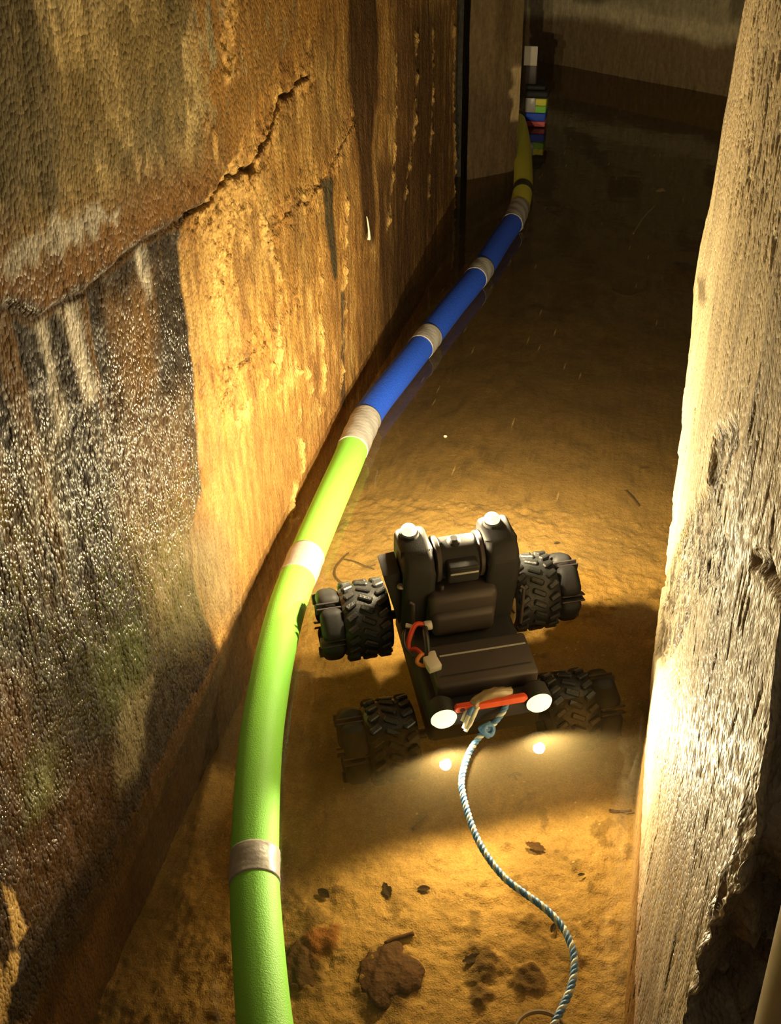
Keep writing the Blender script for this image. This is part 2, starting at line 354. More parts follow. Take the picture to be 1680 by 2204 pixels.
for px in ([(560, 470), (600, 600), (590, 700), (600, 830)], [(690, 560), (690, 700), (700, 880)], [(745, 430), (742, 650), (735, 830)], [(640, 870), (650, 1000), (615, 1130)], [(600, 740), (560, 830), (510, 900), (495, 830)], [(690, 880), (660, 800), (640, 790)], [(852, 120), (850, 320), (835, 480)], [(895, 80), (890, 250), (870, 420)], [(930, 60), (928, 250), (920, 420)], [(975, 30), (972, 200), (975, 440)]):
    veins = np.maximum(veins, sstep(.022, .0, line_d(Yg + .6 * (wy - Yg), wz, wpoly(px))) * sstep(.35, .6, fineb))
disp = .009 * mA * sstep(1.75, 1.45, Yg) + .010 * (fbm(Yg * 3, Zg * 3, 70, 3) - .5)
disp += .003 * (strk - .5) + .003 * (strk2 - .5) + .003 * (fineb - .5) + .005 * (mot - .5)
disp -= .010 * sstep(.006, .0, dC + .006 * (fineb - .5)) + .003 * sstep(.01, .0, dL)
disp += .016 * rough * (fbm(Yg * 90, Zg * 60, 80, 4) - .45) + .014 * flak * (fbm(Yg * 80, Zg * 60, 85, 3) - .3) + 0.020 * veins * (fbm(Yg * 110, Zg * 70, 88, 3) - .25)
disp += .012 * far * (fbm(Yg * 16, Zg * 2.2, 90, 4) - .5)
disp += mD * .010 * (fbm(Yg * 26, Zg * 20, 95, 4) - .5)
col = mixc(col, C_TAN * 1.5, np.clip(veins * .7 + flak * .5, 0, .8))  # veins and flakes paler in colour, painting in the light they catch
wet = np.clip(.22 + .75 * mD * sstep(.76, .62, Zg) * np.maximum(.55 + .45 * sstep(.4, .6, blot), sstep(.5, .4, Zg)) + .25 * far + .2 * veins - .1 * mA, 0, 1)
wet = np.where(mA > .5, .18 + .3 * mR, wet)
V = np.stack([XL + disp, Yg + 0 * Zg, Zg], -1)
V[-1, :, 0] -= .03; V[-3:, :, 1] += (.03 * (fbm(zs * 30, zs * 0, 99, 3) - .6))[None, :]
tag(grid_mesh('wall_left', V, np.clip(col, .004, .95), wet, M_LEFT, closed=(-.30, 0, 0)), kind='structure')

# ------------------------------------------------------------------ right pier
XR = .112
far_px = [(1365, 1900), (1380, 1650), (1390, 1560), (1396, 1480), (1405, 1400), (1412, 1330), (1440, 1150), (1452, 1050), (1466, 930), (1480, 800), (1488, 700), (1490, 620), (1503, 540), (1525, 440), (1540, 350), (1560, 230), (1580, 110), (1600, 0), (1640, -220)]
pf = np.array([onx(*p, XR)[1:] for p in far_px]); o_ = np.argsort(pf[:, 1]); pf = pf[o_]
pn = np.array([(.43, .0), (.435, .44), (.468, .50), (.474, .55), (.464, .60), (.43, .684), (.455, .75), (.468, .785), (.536, .842), (.62, .93), (.74, 1.06)])
zs = np.concatenate([np.linspace(-.3, -.02, 24, endpoint=False), np.linspace(-.02, 1.12, 440, endpoint=False), np.linspace(1.12, 2.1, 50)])
yf = np.interp(zs, pf[:, 1], pf[:, 0]); yn = np.interp(zs, pn[:, 1], pn[:, 0])
yn = yn + .016 * (fbm(zs * 40, zs * 0, 140, 3) - .5)
yf[zs < 0] = np.interp(0, pf[:, 1], pf[:, 0])
nb, nf, nr = 90, 420, 40
cols = []; depth = []
for i in range(nb): s = 1 - i / nb; cols.append(np.stack([XR + .5 * s + 0 * zs, yn + .10 * s ** .5, zs], -1)); depth.append(-s)
for i in range(nf + 1): s = i / nf; cols.append(np.stack([XR + 0 * zs, yn + (yf - yn) * s, zs], -1)); depth.append(0)
for i in range(1, nr + 1): s = i / nr; cols.append(np.stack([XR + .5 * s + 0 * zs, yf + .05 * s + .03 * np.minimum(s * 6, 1), zs], -1)); depth.append(s)
V = np.array(cols); depth = np.array(depth)[:, None] + 0 * zs[None, :]
Yg, Zg, Xg = V[..., 1], V[..., 2], V[..., 0] - XR
face = (depth == 0)
strk = fbm(Yg * 60, Zg * 2.6, 110, 4); bl = fbm(Yg * 8, Zg * 6, 115, 4); fi = fbm((Yg + Xg) * 60, Zg * 45, 118, 4)
wy = Yg + .03 * (fbm(Yg * 18, Zg * 12, 120) - .5); wz = Zg + .04 * (fbm(Yg * 12, Zg * 10, 124) - .5)
P_CR = np.array((.86, .73, .49)); P_GR = np.array((.46, .40, .29)); P_DK = np.array((.10, .08, .055)); P_RED = np.array((.26, .15, .09))
rp = lambda pts: [onx(*p, XR)[1:] for p in pts]
col = np.zeros(V.shape) + P_CR
col = mixc(col, P_GR, sstep(.45, .65, bl) * .45); col = mixc(col, P_GR * .75, sstep(.58, .72, strk) * .45)
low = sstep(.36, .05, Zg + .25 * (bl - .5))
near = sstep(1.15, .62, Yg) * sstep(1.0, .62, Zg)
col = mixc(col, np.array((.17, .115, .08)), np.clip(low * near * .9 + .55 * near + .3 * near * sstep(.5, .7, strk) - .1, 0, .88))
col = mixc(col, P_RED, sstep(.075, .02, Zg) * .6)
ero = sstep(-.004, .012, poly_sdf(wy, wz, rp([(1535, 920), (1585, 900), (1590, 980), (1560, 1050), (1545, 1120), (1575, 1180), (1550, 1240), (1480, 1330), (1450, 1400), (1425, 1450), (1405, 1420), (1425, 1250), (1480, 1100), (1520, 1030)])))
ero = np.maximum(ero, .9 * sstep(-.002, .008, poly_sdf(wy, wz, rp([(1625, 1190), (1650, 1200), (1680, 1270), (1690, 1340), (1665, 1300), (1620, 1230)]))))
edge = sstep(.035, .0, np.abs(Yg - yf[None, :])) * sstep(.62, .1, Zg) * (depth >= 0)
ero2 = np.clip(ero + .8 * edge * sstep(.4, .6, fi), 0, 1)
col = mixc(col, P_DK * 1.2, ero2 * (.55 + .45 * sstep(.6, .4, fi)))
pit = sstep(.58, .68, fbm(wy * 95, wz * 42, 130, 3)) * sstep(.80, .92, Zg + .25 * (Yg - 1.1)) * sstep(1.5, 1.2, Yg)
pit = np.maximum(pit, sstep(.74, .80, fbm(wy * 120, wz * 16, 133, 3)) * .7)
col = mixc(col, P_GR * .38, pit * .75)
for px in ([(1500, 600), (1512, 590), (1520, 640), (1505, 650)],):
    col = mixc(col, P_DK * 2, sstep(-.012, .01, poly_sdf(wy, wz, rp(px))) * .8)
col = np.where((depth < 0)[..., None], P_DK * (1.4 + 3.6 * fi[..., None]), col)
col = np.where((depth > 0)[..., None], P_GR * .8, col)
ndsp = .003 * (strk - .5) + .008 * (fbm(Yg * 4, Zg * 3, 135, 3) - .5) - .010 * ero2 * (.3 + .9 * fbm((Yg + Xg) * 60, Zg * 45, 137, 4)) - .005 * pit
ndsp += .003 * (fbm(Yg * 30, Zg * 8, 138, 3) - .5) * face
ndsp += .020 * (fbm(Yg * 50, Zg * 40, 149, 4) - .4) * sstep(.06, .0, Yg - yn[None, :]) * sstep(.80, .70, Zg) * face
V[..., 0] -= np.where(depth < 0, 0, ndsp)
lump = -.15 * (fbm(Xg * 26 + .6, Zg * 18, 145, 4) - .42) * sstep(0, .02, Xg) * sstep(.82, .70, Zg) * sstep(.22, .12, Xg)
lump -= .03 * sstep(.0, .05, lump) * 0
V[..., 1] += np.where(depth < 0, lump, 0) - np.where(depth > 0, .0, 0)
wet = np.clip(.30 + .6 * sstep(.55, .25, Zg) + .45 * near, 0, 1); wet = np.where(depth < 0, .5, wet)
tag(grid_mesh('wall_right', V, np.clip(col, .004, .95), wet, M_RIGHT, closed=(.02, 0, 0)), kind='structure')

# ------------------------------------------------------------------ far corner wall, end wall, right rear wall
def flat_wall(name, a, b, z0, z1, ny, nz, colf, wetv, amp, back, seed):
    a = np.array(a); b = np.array(b); u = np.linspace(0, 1, ny); z = np.linspace(z0, z1, nz)
    U, Zq = np.meshgrid(u, z, indexing='ij'); L = np.linalg.norm(b - a); d = (b - a) / L; nrm = np.array((-d[1], d[0]))
    if nrm @ np.array((0, -1)) < 0: nrm = -nrm
    dd = amp * (fbm(U * L * 8, Zq * 6, seed, 4) - .5)
    V = np.stack([a[0] + (b[0] - a[0]) * U + nrm[0] * dd, a[1] + (b[1] - a[1]) * U + nrm[1] * dd, Zq], -1)
    c = colf(U * L, Zq); 
    return tag(grid_mesh(name, V, np.clip(c, .004, .95), wetv + 0 * U, M_FAR, closed=(-nrm[0] * back, -nrm[1] * back, 0)), kind='structure')
def c_corner(u, z):
    c = np.zeros(u.shape + (3,)) + np.array((.17, .115, .055)); c = mixc(c, np.array((.10, .065, .03)), sstep(.42, .62, fbm(u * 14, z * 2, 150, 4)) * .7)
    c = mixc(c, np.array((.075, .05, .03)), sstep(.45, .2, z + .2 * (fbm(u * 10, z * 5, 151) - .5)) * .6)
    return mixc(c, np.array((.50, .38, .20)), sstep(.165, .185, u + .05 * (fbm(u * 60, z * 40, 156, 3) - .5)) * sstep(.10, .08, np.abs(z - .27)) * .9)
flat_wall('wall_corner', (-.583, 3.769), (-.424, 3.905), -.3, 2.1, 60, 200, c_corner, .2, .008, .22, 155)
flat_wall('wall_recess', (-1.2, 3.80), (-.56, 3.80), -.3, 2.1, 20, 60, lambda u, z: np.zeros(u.shape + (3,)) + np.array((.045, .042, .034)), .2, .01, .06, 158)
def c_end(u, z):
    c = np.zeros(u.shape + (3,)) + np.array((.24, .17, .09))
    c = mixc(c, np.array((.75, .64, .40)), sstep(.07, .02, np.abs(z - (.25 + .05 * (fbm(u * 3, u * 0, 160, 3) - .5)) + .05 * (fbm(u * 12, z * 12, 162, 4) - .5))) * .8)
    c = mixc(c, np.array((.50, .44, .27)), sstep(.27, .31, z) * .8); c = mixc(c, np.array((.11, .09, .06)), sstep(.5, .65, fbm(u * 6, z * 8, 165, 4)) * sstep(.27, .3, z) * .6)
    return c
e0 = np.array((-.452, 5.548)); e1 = np.array((.349, 5.053)); ed = e1 - e0
flat_wall('wall_end', tuple(e0 - 1.6 * ed), tuple(e1 + 1.2 * ed), -.3, 2.1, 300, 160, c_end, .1, .02, .2, 168)
flat_wall('wall_rear_right', (1.3, 1.4), (1.25, 4.8), -.3, 2.1, 40, 40, lambda u, z: np.zeros(u.shape + (3,)) + np.array((.2, .16, .1)), .1, .02, .15, 170)

# ------------------------------------------------------------------ floor and water
def sandz(x, y):
    x = np.asarray(x, float); y = np.asarray(y, float)
    z = -.145 - .03 * sstep(-.30, -.55, x) + .020 * (fbm(x * 5, y * 5, 200, 3) - .5) + .010 * (fbm(x * 22, y * 22, 204, 4) - .5)
    return z
def sand_at(px, py):
    z = -.15
    for _ in range(4):
        p = at(px, py, z); z = float(sandz(p[0], p[1]))
    return np.array([p[0], p[1], z])
xs = np.concatenate([np.linspace(-.75, .2, 330, endpoint=False), np.linspace(.2, 1.6, 70)])
yy = np.concatenate([np.linspace(-.6, .45, 40, endpoint=False), np.linspace(.45, 2.0, 560, endpoint=False), np.linspace(2.0, 7.6, 220)])
Xs, Ys = np.meshgrid(xs, yy, indexing='ij'); Zs = sandz(Xs, Ys)
clod = fbm(Xs * 38, Ys * 38, 208, 4); patch = sstep(.45, .62, fbm(Xs * 4, Ys * 4, 212, 4))
Zs = Zs + .012 * patch * (clod - .5) + .004 * (fbm(Xs * 90, Ys * 90, 214, 3) - .5)
S_T = np.array((.52, .41, .205)); col = np.zeros(Xs.shape + (3,)) + S_T
col = mixc(col, S_T * .6, sstep(.5, .68, fbm(Xs * 9, Ys * 9, 216, 5)) * .5)
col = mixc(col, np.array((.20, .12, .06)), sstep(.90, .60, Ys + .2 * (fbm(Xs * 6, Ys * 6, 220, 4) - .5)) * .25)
col = mixc(col, S_T * .3, sstep(.62, .70, clod) * patch * .6)
col = mixc(col, np.array((.12, .085, .045)), sstep(1.75, 2.5, Ys) * .9)  # far bed darkened in colour, standing in for fading lamplight and murk
col = mixc(col, np.array((.8, .72, .5)), (RNG.rand(*Xs.shape) > .9985) * 1.)
for (px, py, r, c) in ((640, 2080, .06, (.06, .045, .03)), (690, 2030, .035, (.26, .11, .045)), (835, 2110, .06, (.07, .04, .025)), (1040, 2075, .035, (.07, .05, .03)), (1030, 2140, .03, (.06, .045, .03)), (1130, 2110, .02, (.09, .06, .04))):
    p = sand_at(px, py); d = np.hypot(Xs - p[0], Ys - p[1]) + .05 * (fbm(Xs * 30, Ys * 30, int(px), 4) - .5)
    m = sstep(r, r * .45, d); col = mixc(col, c, m * .8); Zs += .012 * m * (fbm(Xs * 60, Ys * 60, int(py), 3))
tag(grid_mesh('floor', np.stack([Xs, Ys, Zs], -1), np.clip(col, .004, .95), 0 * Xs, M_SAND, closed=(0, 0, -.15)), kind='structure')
bm = bmesh.new(); bmesh.ops.create_grid(bm, x_segments=8, y_segments=24, size=.5, matrix=Matrix.Translation((.3, 3.4, 0)) @ Matrix.Diagonal((2.1, 8.0, 1, 1)))
tag(obj('water', bm, M_WATER), kind='structure')

# ------------------------------------------------------------------ taped foam noodle line
NR = .0330; NZ = .026
cpx = [(590, 2330), (570, 2204), (556, 2050), (548, 1900), (551, 1750), (561, 1600), (575, 1500), (594, 1400), (620, 1300), (652, 1215), (705, 1090), (745, 1000), (772, 935), (801, 880), (858, 807), (915, 735), (973, 660), (1030, 590), (1075, 520), (1110, 466), (1124, 412), (1125, 350), (1121, 300), (1111, 257), (1088, 222)]
NP = np.array([at(x, y, NZ) for x, y in cpx]); NP = np.vstack([NP, [[-.66, 5.02, NZ]]])
NPs = resample(catmull(NP, 14), .008)
NL = np.r_[0, np.cumsum(np.linalg.norm(np.diff(NPs, axis=0), axis=1))]
def s_of(px, py): p = at(px, py, NZ); return NL[np.argmin(np.linalg.norm(NPs - p, axis=1))]
def sub(s0, s1, step=.008):
    s = np.linspace(s0, s1, max(3, int((s1 - s0) / step) + 1)); return np.stack([np.interp(s, NL, NPs[:, k]) for k in range(3)], 1)
line = tag(empty('noodle_float_line', (0, 0, 0)), 'line of green, blue and yellow foam noodles taped end to end by the left wall', 'pool noodles')
tapes = [((548, 1905), (549, 1838), M_TAPE, 'silver tape wrap, nearest'), ((640, 1243), (662, 1192), M_TAPE, 'silver tape wrap with lamplight beside it'), ((757, 968), (790, 902), M_TAPE, 'wide wrinkled silver tape where green meets blue'),
         ((905, 748), (923, 724), M_TAPE, 'silver tape band on blue foam'), ((1022, 600), (1038, 578), M_TAPE, 'silver tape band on far blue foam'), ((1100, 482), (1116, 448), M_TAPE, 'silver tape where blue meets yellow'),
         ((1124, 417), (1125, 405), M_WIRE_B, 'thin dark band on yellow foam'), ((1114, 262), (1113, 253), M_WIRE_B, 'thin dark band at the corner')]
cuts = []
for a, b, m, lb in tapes:
    s0, s1 = sorted((s_of(*a), s_of(*b))); cuts.append((s0, s1))
    wr = NR + (.0014 if m is M_TAPE else .0008)
    if s1 - s0 < .012: s1 = s0 + .012
    o = obj('tape_band', tube(sub(s0, s1, .003), wr, 40, True, lambda i, a, s=s0: 1 + .022 * math.sin(3 * a + s * 40 + i * .35) * (.4 + .6 * math.sin(i * .9 + s * 9) ** 2)), m, line); o['label'] = lb
mids = [0] + [(a + b) / 2 for a, b in cuts] + [NL[-1]]
for i, (a, b) in enumerate(zip(mids[:-1], mids[1:])):
    m = M_GREEN if i < 3 else M_BLUE if i < 6 else M_YELLOW
    o = obj('foam_noodle', tube(sub(a + .0005, b - .0005), NR, 40), m, line)
    o['label'] = 'green foam noodle' if i < 3 else 'blue foam noodle' if i < 6 else 'yellow foam noodle'
# loose flap of tape under the blue joints
for (px, py) in ((930, 752), (1118, 492)):
    p = at(px, py, .012); o = obj('tape_flap', box(p, (.004, .035, .022), .0015, 2, (.3, .2, -.5)), M_TAPE, line)

# ------------------------------------------------------------------ striped foam float by the corner
fl = tag(empty('foam_float', (-.417, 4.50, 0)), 'striped foam float with black top and white card standing by the wall corner', 'float')
z = .003
for nm, h, m in (('pink', .022, M_PINK), ('blue', .032, M_BLUE), ('green', .028, M_GREEN), ('yellow', .028, M_YELLOW)):
    o = obj('foam_layer', box((0, 0, z + h / 2), (.080, .09, h - .001), .004), m, fl); o['label'] = nm + ' foam layer'; z += h
obj('tape_wrap', box((-.021, -.004, .088), (.042, .086, .060), .004), M_TAPE, fl)
obj('top_cover', box((.0, .0, .128), (.096, .105, .030), .010, 3), M_BLACK, fl)
obj('upper_pad', box((-.006, .0, .152), (.080, .08, .018), .006, 3), M_BLACK, fl)
obj('post', box((-.030, .0, .195), (.046, .03, .075), .004), M_DECK, fl)
obj('card', box((-.034, -.017, .266), (.052, .006, .072), .002), M_CARD, fl)

# ------------------------------------------------------------------ rover
rov = empty('rover', RO, (RPH, 0, RTH))
tag(rov, 'black wheeled rover with two glaring tail lamps floating in the water', 'rover')
rp_ = lambda name, bm, mat, sm=True, par=None: autosmooth(obj(name, bm, mat, par or rov), 35)
hull = rp_('hull', add_box(box((0, .145, -.010), (.185, .26, .075), .012, 3), (0, .275, .015), (.16, .04, .06), .012, 3), M_BLACK)
bm = box((.008, .085, .042), (.165, .085, .036), .006, 3); add_box(bm, (.008, .062, .058), (.150, .006, .004), .001)
deck = rp_('rear_deck', bm, M_DECK)
rp_('deck_edge', box((.014, .102, .0605), (.142, .0025, .0015)), M_TAPE, par=deck)
bm = box((.0, .20, .072), (.115, .055, .085), .012, 4); add_box(bm, (0, .176, .058), (.105, .03, .05), .010, 4)
shell = rp_('back_shell', bm, M_DECK)
pods = []
for sx, w in ((-.071, .052), (.068, .054)):
    h = .186
    bm = bmesh.new()
    prof = [(-.042, .02), (-.045, h - .03)] + [(-.045 + .030 - .030 * math.cos(t), h - .030 + .030 * math.sin(t)) for t in np.linspace(.15, math.pi / 2, 8)] + [(.038, h), (.045, h - .008), (.045, .02)]
    a = [bm.verts.new((sx - w / 2, .235 + y, zz)) for y, zz in prof]; b = [bm.verts.new((sx + w / 2, .235 + y, zz)) for y, zz in prof]
    bm.faces.new(a); bm.faces.new(b[::-1])
    for i in range(len(prof)): bm.faces.new((a[i], a[(i + 1) % len(prof)], b[(i + 1) % len(prof)], b[i]))
    es = [e for e in bm.edges if abs(e.verts[0].co.x - e.verts[1].co.x) < 1e-6]
    bmesh.ops.bevel(bm, geom=es, offset=.011, segments=4, affect='EDGES', profile=.5)
    p = rp_('lamp_pod', bm, M_BLACK); pods.append((sx, p))
    rp_('lamp_seat', add_lathe(bmesh.new(), [(.0155, 0), (.0165, .004), (.015, .008)], 24, 'z', (sx - .004, .258, h - .003)), M_BLACK, par=p)
    o = rp_('lamp_bulb', add_lathe(bmesh.new(), [(.0125, 0), (.0130, .004), (.0110, .008), (.005, .010)], 24, 'z', (sx - .004, .260, h + .004)), M_LENS, par=p); o['label'] = 'glowing warm bulb'
cam_b = bmesh.new(); add_lathe(cam_b, [(.028, -.046), (.034, -.040), (.034, .036), (.028, .042)], 32, 'x', (0, .235, .145))
ch = rp_('camera_housing', cam_b, M_BLACK)
for sx in (-.036, .036): rp_('housing_ring', add_lathe(bmesh.new(), [(.0355, -.005), (.038, -.003), (.038, .003), (.0355, .005)], 32, 'x', (sx, .235, .145)), M_DECK, par=ch)
rp_('camera_block', add_box(box((0, .198, .150), (.052, .026, .034), .004, 3), (0, .186, .160), (.046, .006, .006), .001), M_BLACK, par=ch)
rp_('camera_rib', box((0, .1835, .157), (.046, .003, .004), .001), M_TAPE, par=ch)
rp_('camera_bolt', add_lathe(bmesh.new(), [(.004, 0), (.004, .006), (.002, .008)], 12, 'z', (-.034, .192, .118)), M_DECK, par=ch)
rp_('top_knob', add_lathe(bmesh.new(), [(.012, 0), (.011, .006), (.006, .010)], 20, 'z', (-.006, .236, .176)), M_BLACK, par=ch)
bm = bmesh.new(); add_prism(bm, [(-.128, .152), (-.100, .156), (-.092, .05), (-.100, .03)], .205, .255)
bmesh.ops.bevel(bm, geom=bm.edges[:], offset=.002, segments=2, affect='EDGES', profile=.5)
br = rp_('side_bracket', bm, M_BLACK)
rp_('bracket_bolt', add_lathe(bmesh.new(), [(.006, 0), (.006, .003), (.004, .005)], 16, 'z', (-.1, .20, .128)), M_PEBBLE, par=br)
for x in (-.082, .104):
    rp_('guard_rod', tube([(x, .178, .02), (x, .180, .06), (x, .184, .100), (x - .006, .186, .104)], .003, 10), M_DECK)
def wheel(name, c, side, phase):
    """tyre with lugs; side -1 left, +1 right. Its own paddles stand on the outer side."""
    cx, cy, cz = c; bm = bmesh.new(); R = .063; w = .082
    prof = [(R * .55, -w / 2 * .8), (R * .86, -w / 2), (R * .95, -w / 2 * .8), (R, -w / 2 * .4), (R, w / 2 * .4), (R * .95, w / 2 * .8), (R * .86, w / 2), (R * .55, w / 2 * .8)]
    add_lathe(bm, prof, 48, 'x', (0, 0, 0), close=True)
    for k in range(20):
        a = 2 * math.pi * k / 20
        for (ox, da, sk, ww) in ((-.027, 0, .5, .020), (.0, .5, -.5, .024), (.027, 0, .5, .020)):
            aa = a + da * 2 * math.pi / 20
            t = bmesh.new(); bmesh.ops.create_cube(t, size=1, matrix=Matrix.Rotation(aa, 4, 'X') @ Matrix.Translation((ox, 0, R + .001)) @ Matrix.Rotation(sk, 4, 'Z') @ Matrix.Diagonal((ww, .010, .009, 1)))
            bmesh.ops.bevel(t, geom=t.edges[:], offset=.002, segments=1, affect='EDGES')
            me = bpy.data.meshes.new('t'); t.to_mesh(me); t.free(); bm.from_mesh(me); bpy.data.meshes.remove(me)
    wh = rp_(name, bm, M_TYRE); wh.location = c
    rp_('rim', add_lathe(bmesh.new(), [(.036, -.030), (.036, .030), (.022, .036), (.010, .040)], 28, 'x', (0, 0, 0)), M_RIM, par=wh)
    rp_('axle', tube([(-side * .06, 0, 0), (side * .075, 0, 0)], .008, 12), M_RIM, par=wh)
    for k in range(5):
        a = phase + 2 * math.pi * k / 5
        bm = box((0, 0, 0), (.040, .056, .030), .0145, 5)
        bmesh.ops.transform(bm, matrix=Matrix.Rotation(a, 4, 'X') @ Matrix.Translation((side * .060, 0, .045)), verts=bm.verts)
        rp_('paddle', bm, M_BLACK, par=wh)
        for da in (.52, .72):
            bm = box((0, 0, 0), (.042, .003, .016), .001, 1)
            bmesh.ops.transform(bm, matrix=Matrix.Rotation(a + da, 4, 'X') @ Matrix.Translation((side * .063, 0, .048)), verts=bm.verts)
            rp_('blade', bm, M_DECK, par=wh)
    return wh
wheel('wheel', (-.148, .262, -.008), -1, .75)
wheel('wheel', (.150, .268, -.008), 1, .55)
wheel('wheel', (-.148, .048, -.062), -1, .45)
wheel('wheel', (.150, .045, -.064), 1, .2)
bm = bmesh.new(); add_prism(bm, [(-.056, .050), (.052, .050), (.058, .058), (.052, .066), (-.056, .066), (-.060, .058)], -.004, .004); bmesh.ops.bevel(bm, geom=bm.edges[:], offset=.0012, segments=2, affect='EDGES')
bar = rp_('tow_bar', bm, M_RED)
rp_('bar_bolt', add_lathe(bmesh.new(), [(.004, -.007), (.004, .0), (.003, .004)], 16, 'y', (-.047, .002, .058)), M_BLACK, par=bar)
rp_('bumper', box((0, .010, .026), (.17, .016, .034), .006, 3), M_BLACK)
for sx in (-.076, .076):
    lp = rp_('tail_lamp', add_lathe(bmesh.new(), [(.012, .030), (.020, .022), (.0215, .0), (.0205, -.004)], 32, 'y', (sx, .0, .045)), M_BLACK)
    o = rp_('lamp_lens', add_lathe(bmesh.new(), [(.0198, -.003), (.0205, -.006), (.017, -.011), (.009, -.014), (.003, -.0148)], 32, 'y', (sx, .0, .045)), M_LENS, par=lp); o['label'] = 'glaring warm lens'
def wire(P, r, m, lb):
    o = rp_('wire', tube(resample(catmull(P, 8), .003), r, 10), m); o['label'] = lb; return o
wire([(-.103, .127, .058), (-.098, .140, .070), (-.084, .156, .082), (-.068, .156, .078)], .0042, M_WIRE_R, 'red wire')
wire([(-.100, .127, .058), (-.090, .124, .060), (-.082, .118, .052)], .004, M_WIRE_R, 'red wire end')
wire([(-.075, .112, .052), (-.086, .104, .070), (-.096, .094, .066), (-.088, .088, .062), (-.078, .088, .062)], .0032, M_WIRE_O, 'orange wire')
wire([(-.068, .156, .074), (-.072, .140, .082), (-.074, .120, .078), (-.076, .100, .064)], .0048, M_WIRE_B, 'black wire')
wire([(-.09, .165, .06), (-.104, .150, .075), (-.108, .130, .066), (-.098, .110, .058)], .003, M_WIRE_B, 'black wire loop')
o = rp_('wire_connector', add_lathe(bmesh.new(), [(.0072, -.006), (.0078, -.004), (.0078, .004), (.0072, .006)], 20, 'x', (-.064, .155, .077)), M_CONN); o['label'] = 'white collar'
o = rp_('wire_connector', add_box(box((-.073, .086, .066), (.022, .026, .014), .002, 2, (0, 0, .2)), (-.070, .099, .068), (.013, .016, .009), .002), M_CONN); o['label'] = 'white plug'
o = rp_('wire_connector', box((-.092, .160, .075), (.016, .008, .004), .001, 2, (0, .3, -.3)), M_CONN); o['label'] = 'white tab'

def lamp(kind, name, lc, watts, radius, aim=None, ang=None, blend=.5):
    d = bpy.data.lights.new(name, kind); d.color = LAMP; d.energy = watts; d.shadow_soft_size = radius
    o = bpy.data.objects.new(name, d); link(o)
    o.location = RMAT @ Vector(lc)
    if kind == 'SPOT':
        d.spot_size = math.radians(ang); d.spot_blend = blend
        v = RMAT.to_3x3() @ Vector(aim); o.rotation_euler = v.to_track_quat('-Z', 'Y').to_euler()
    return o
for sx in (-.076, .076): lamp('SPOT', 'tail_light', (sx, -.020, .045), TAIL_W, .009, (0, -1, .16), 164, .35)
for sx in (-.075, .064):
    lamp('POINT', 'mast_light', (sx, .284, .194), MAST_W, .009)
    lamp('SPOT', 'mast_beam', (sx, .287, .194), BEAM_W, .009, (.55, 1, -.50), 132, 1.0)

# ------------------------------------------------------------------ rope
rpx = [(1051, 1568, .016), (1030, 1588, .008), (1010, 1618, .004), (997, 1655, .003), (993, 1690, .003), (1002, 1735, .003), (1020, 1790, .003), (1046, 1840, .003), (1086, 1890, .003), (1130, 1924, .003), (1172, 1955, .003), (1206, 1990, .003), (1227, 2030, .003), (1236, 2070, .003), (1230, 2120, .003), (1214, 2160, .003), (1194, 2200, .003), (1170, 2260, .003)]
RPp = resample(catmull([at(*p) for p in rpx], 12), .0015)
rope = tag(empty('tow_rope', tuple(RPp[0])), 'blue and white twisted rope tied to the rear bar of the rover', 'rope')
def strands(P, r, pitch, parent, mats=(M_ROPE_W, M_ROPE_B, M_ROPE_B)):
    P = resample(P, .0014); T, N, B = frames(P); L = np.r_[0, np.cumsum(np.linalg.norm(np.diff(P, axis=0), axis=1))]
    for k in range(3):
        a = 2 * math.pi * (L / pitch + k / 3.)
        Q = P + .5 * r * (np.cos(a)[:, None] * N + np.sin(a)[:, None] * B)
        o = obj('strand', tube(Q - np.array(parent.location), r * .60, 8), mats[k], parent); o['label'] = 'white strand' if mats[k] is M_ROPE_W else 'blue strand'
strands(RPp, .0046, .022, rope)
loopP = catmull([at(1047, 1570, .014), at(1066, 1553, .024), at(1083, 1530, .036), at(1091, 1508, .048), at(1092, 1490, .062)], 12)
strands(loopP, .0046, .022, rope, (M_ROPE_B, M_ROPE_B, M_ROPE_W))
kc = at(1047, 1570, .014); bm = bmesh.new()
t_ = np.linspace(0, 2 * math.pi, 40)
for ax in range(3):
    A = .0095; e = [np.cos(t_), np.sin(t_), .35 * np.sin(2 * t_)]; e = np.roll(np.array(e), ax, 0).T * A
    add_tube(bm, e + kc - np.array(rope.location), .0042, 8)
obj('knot', bm, M_ROPE_B, rope)
def wrinkle(i, a): return 1 + .16 * math.sin(5 * a + .5 * i) * math.sin(.35 * i + a)
k = NT('clear_tape'); k.b.inputs['Base Color'].default_value = (.26, .20, .115, 1); k.b.inputs['Roughness'].default_value = .18; k.b.inputs['Coat Weight'].default_value = .6; M_CLEAR = k.m
P = resample(catmull([at(1098, 1490, .062), at(1075, 1490, .068), at(1050, 1496, .068), at(1028, 1508, .062), at(1016, 1520, .058)], 10), .002)
o = obj('taped_end', tube(P - np.array(rope.location), .0085, 16, True, wrinkle), M_CLEAR, rope); o['label'] = 'clear wrinkled tape binding the rope'
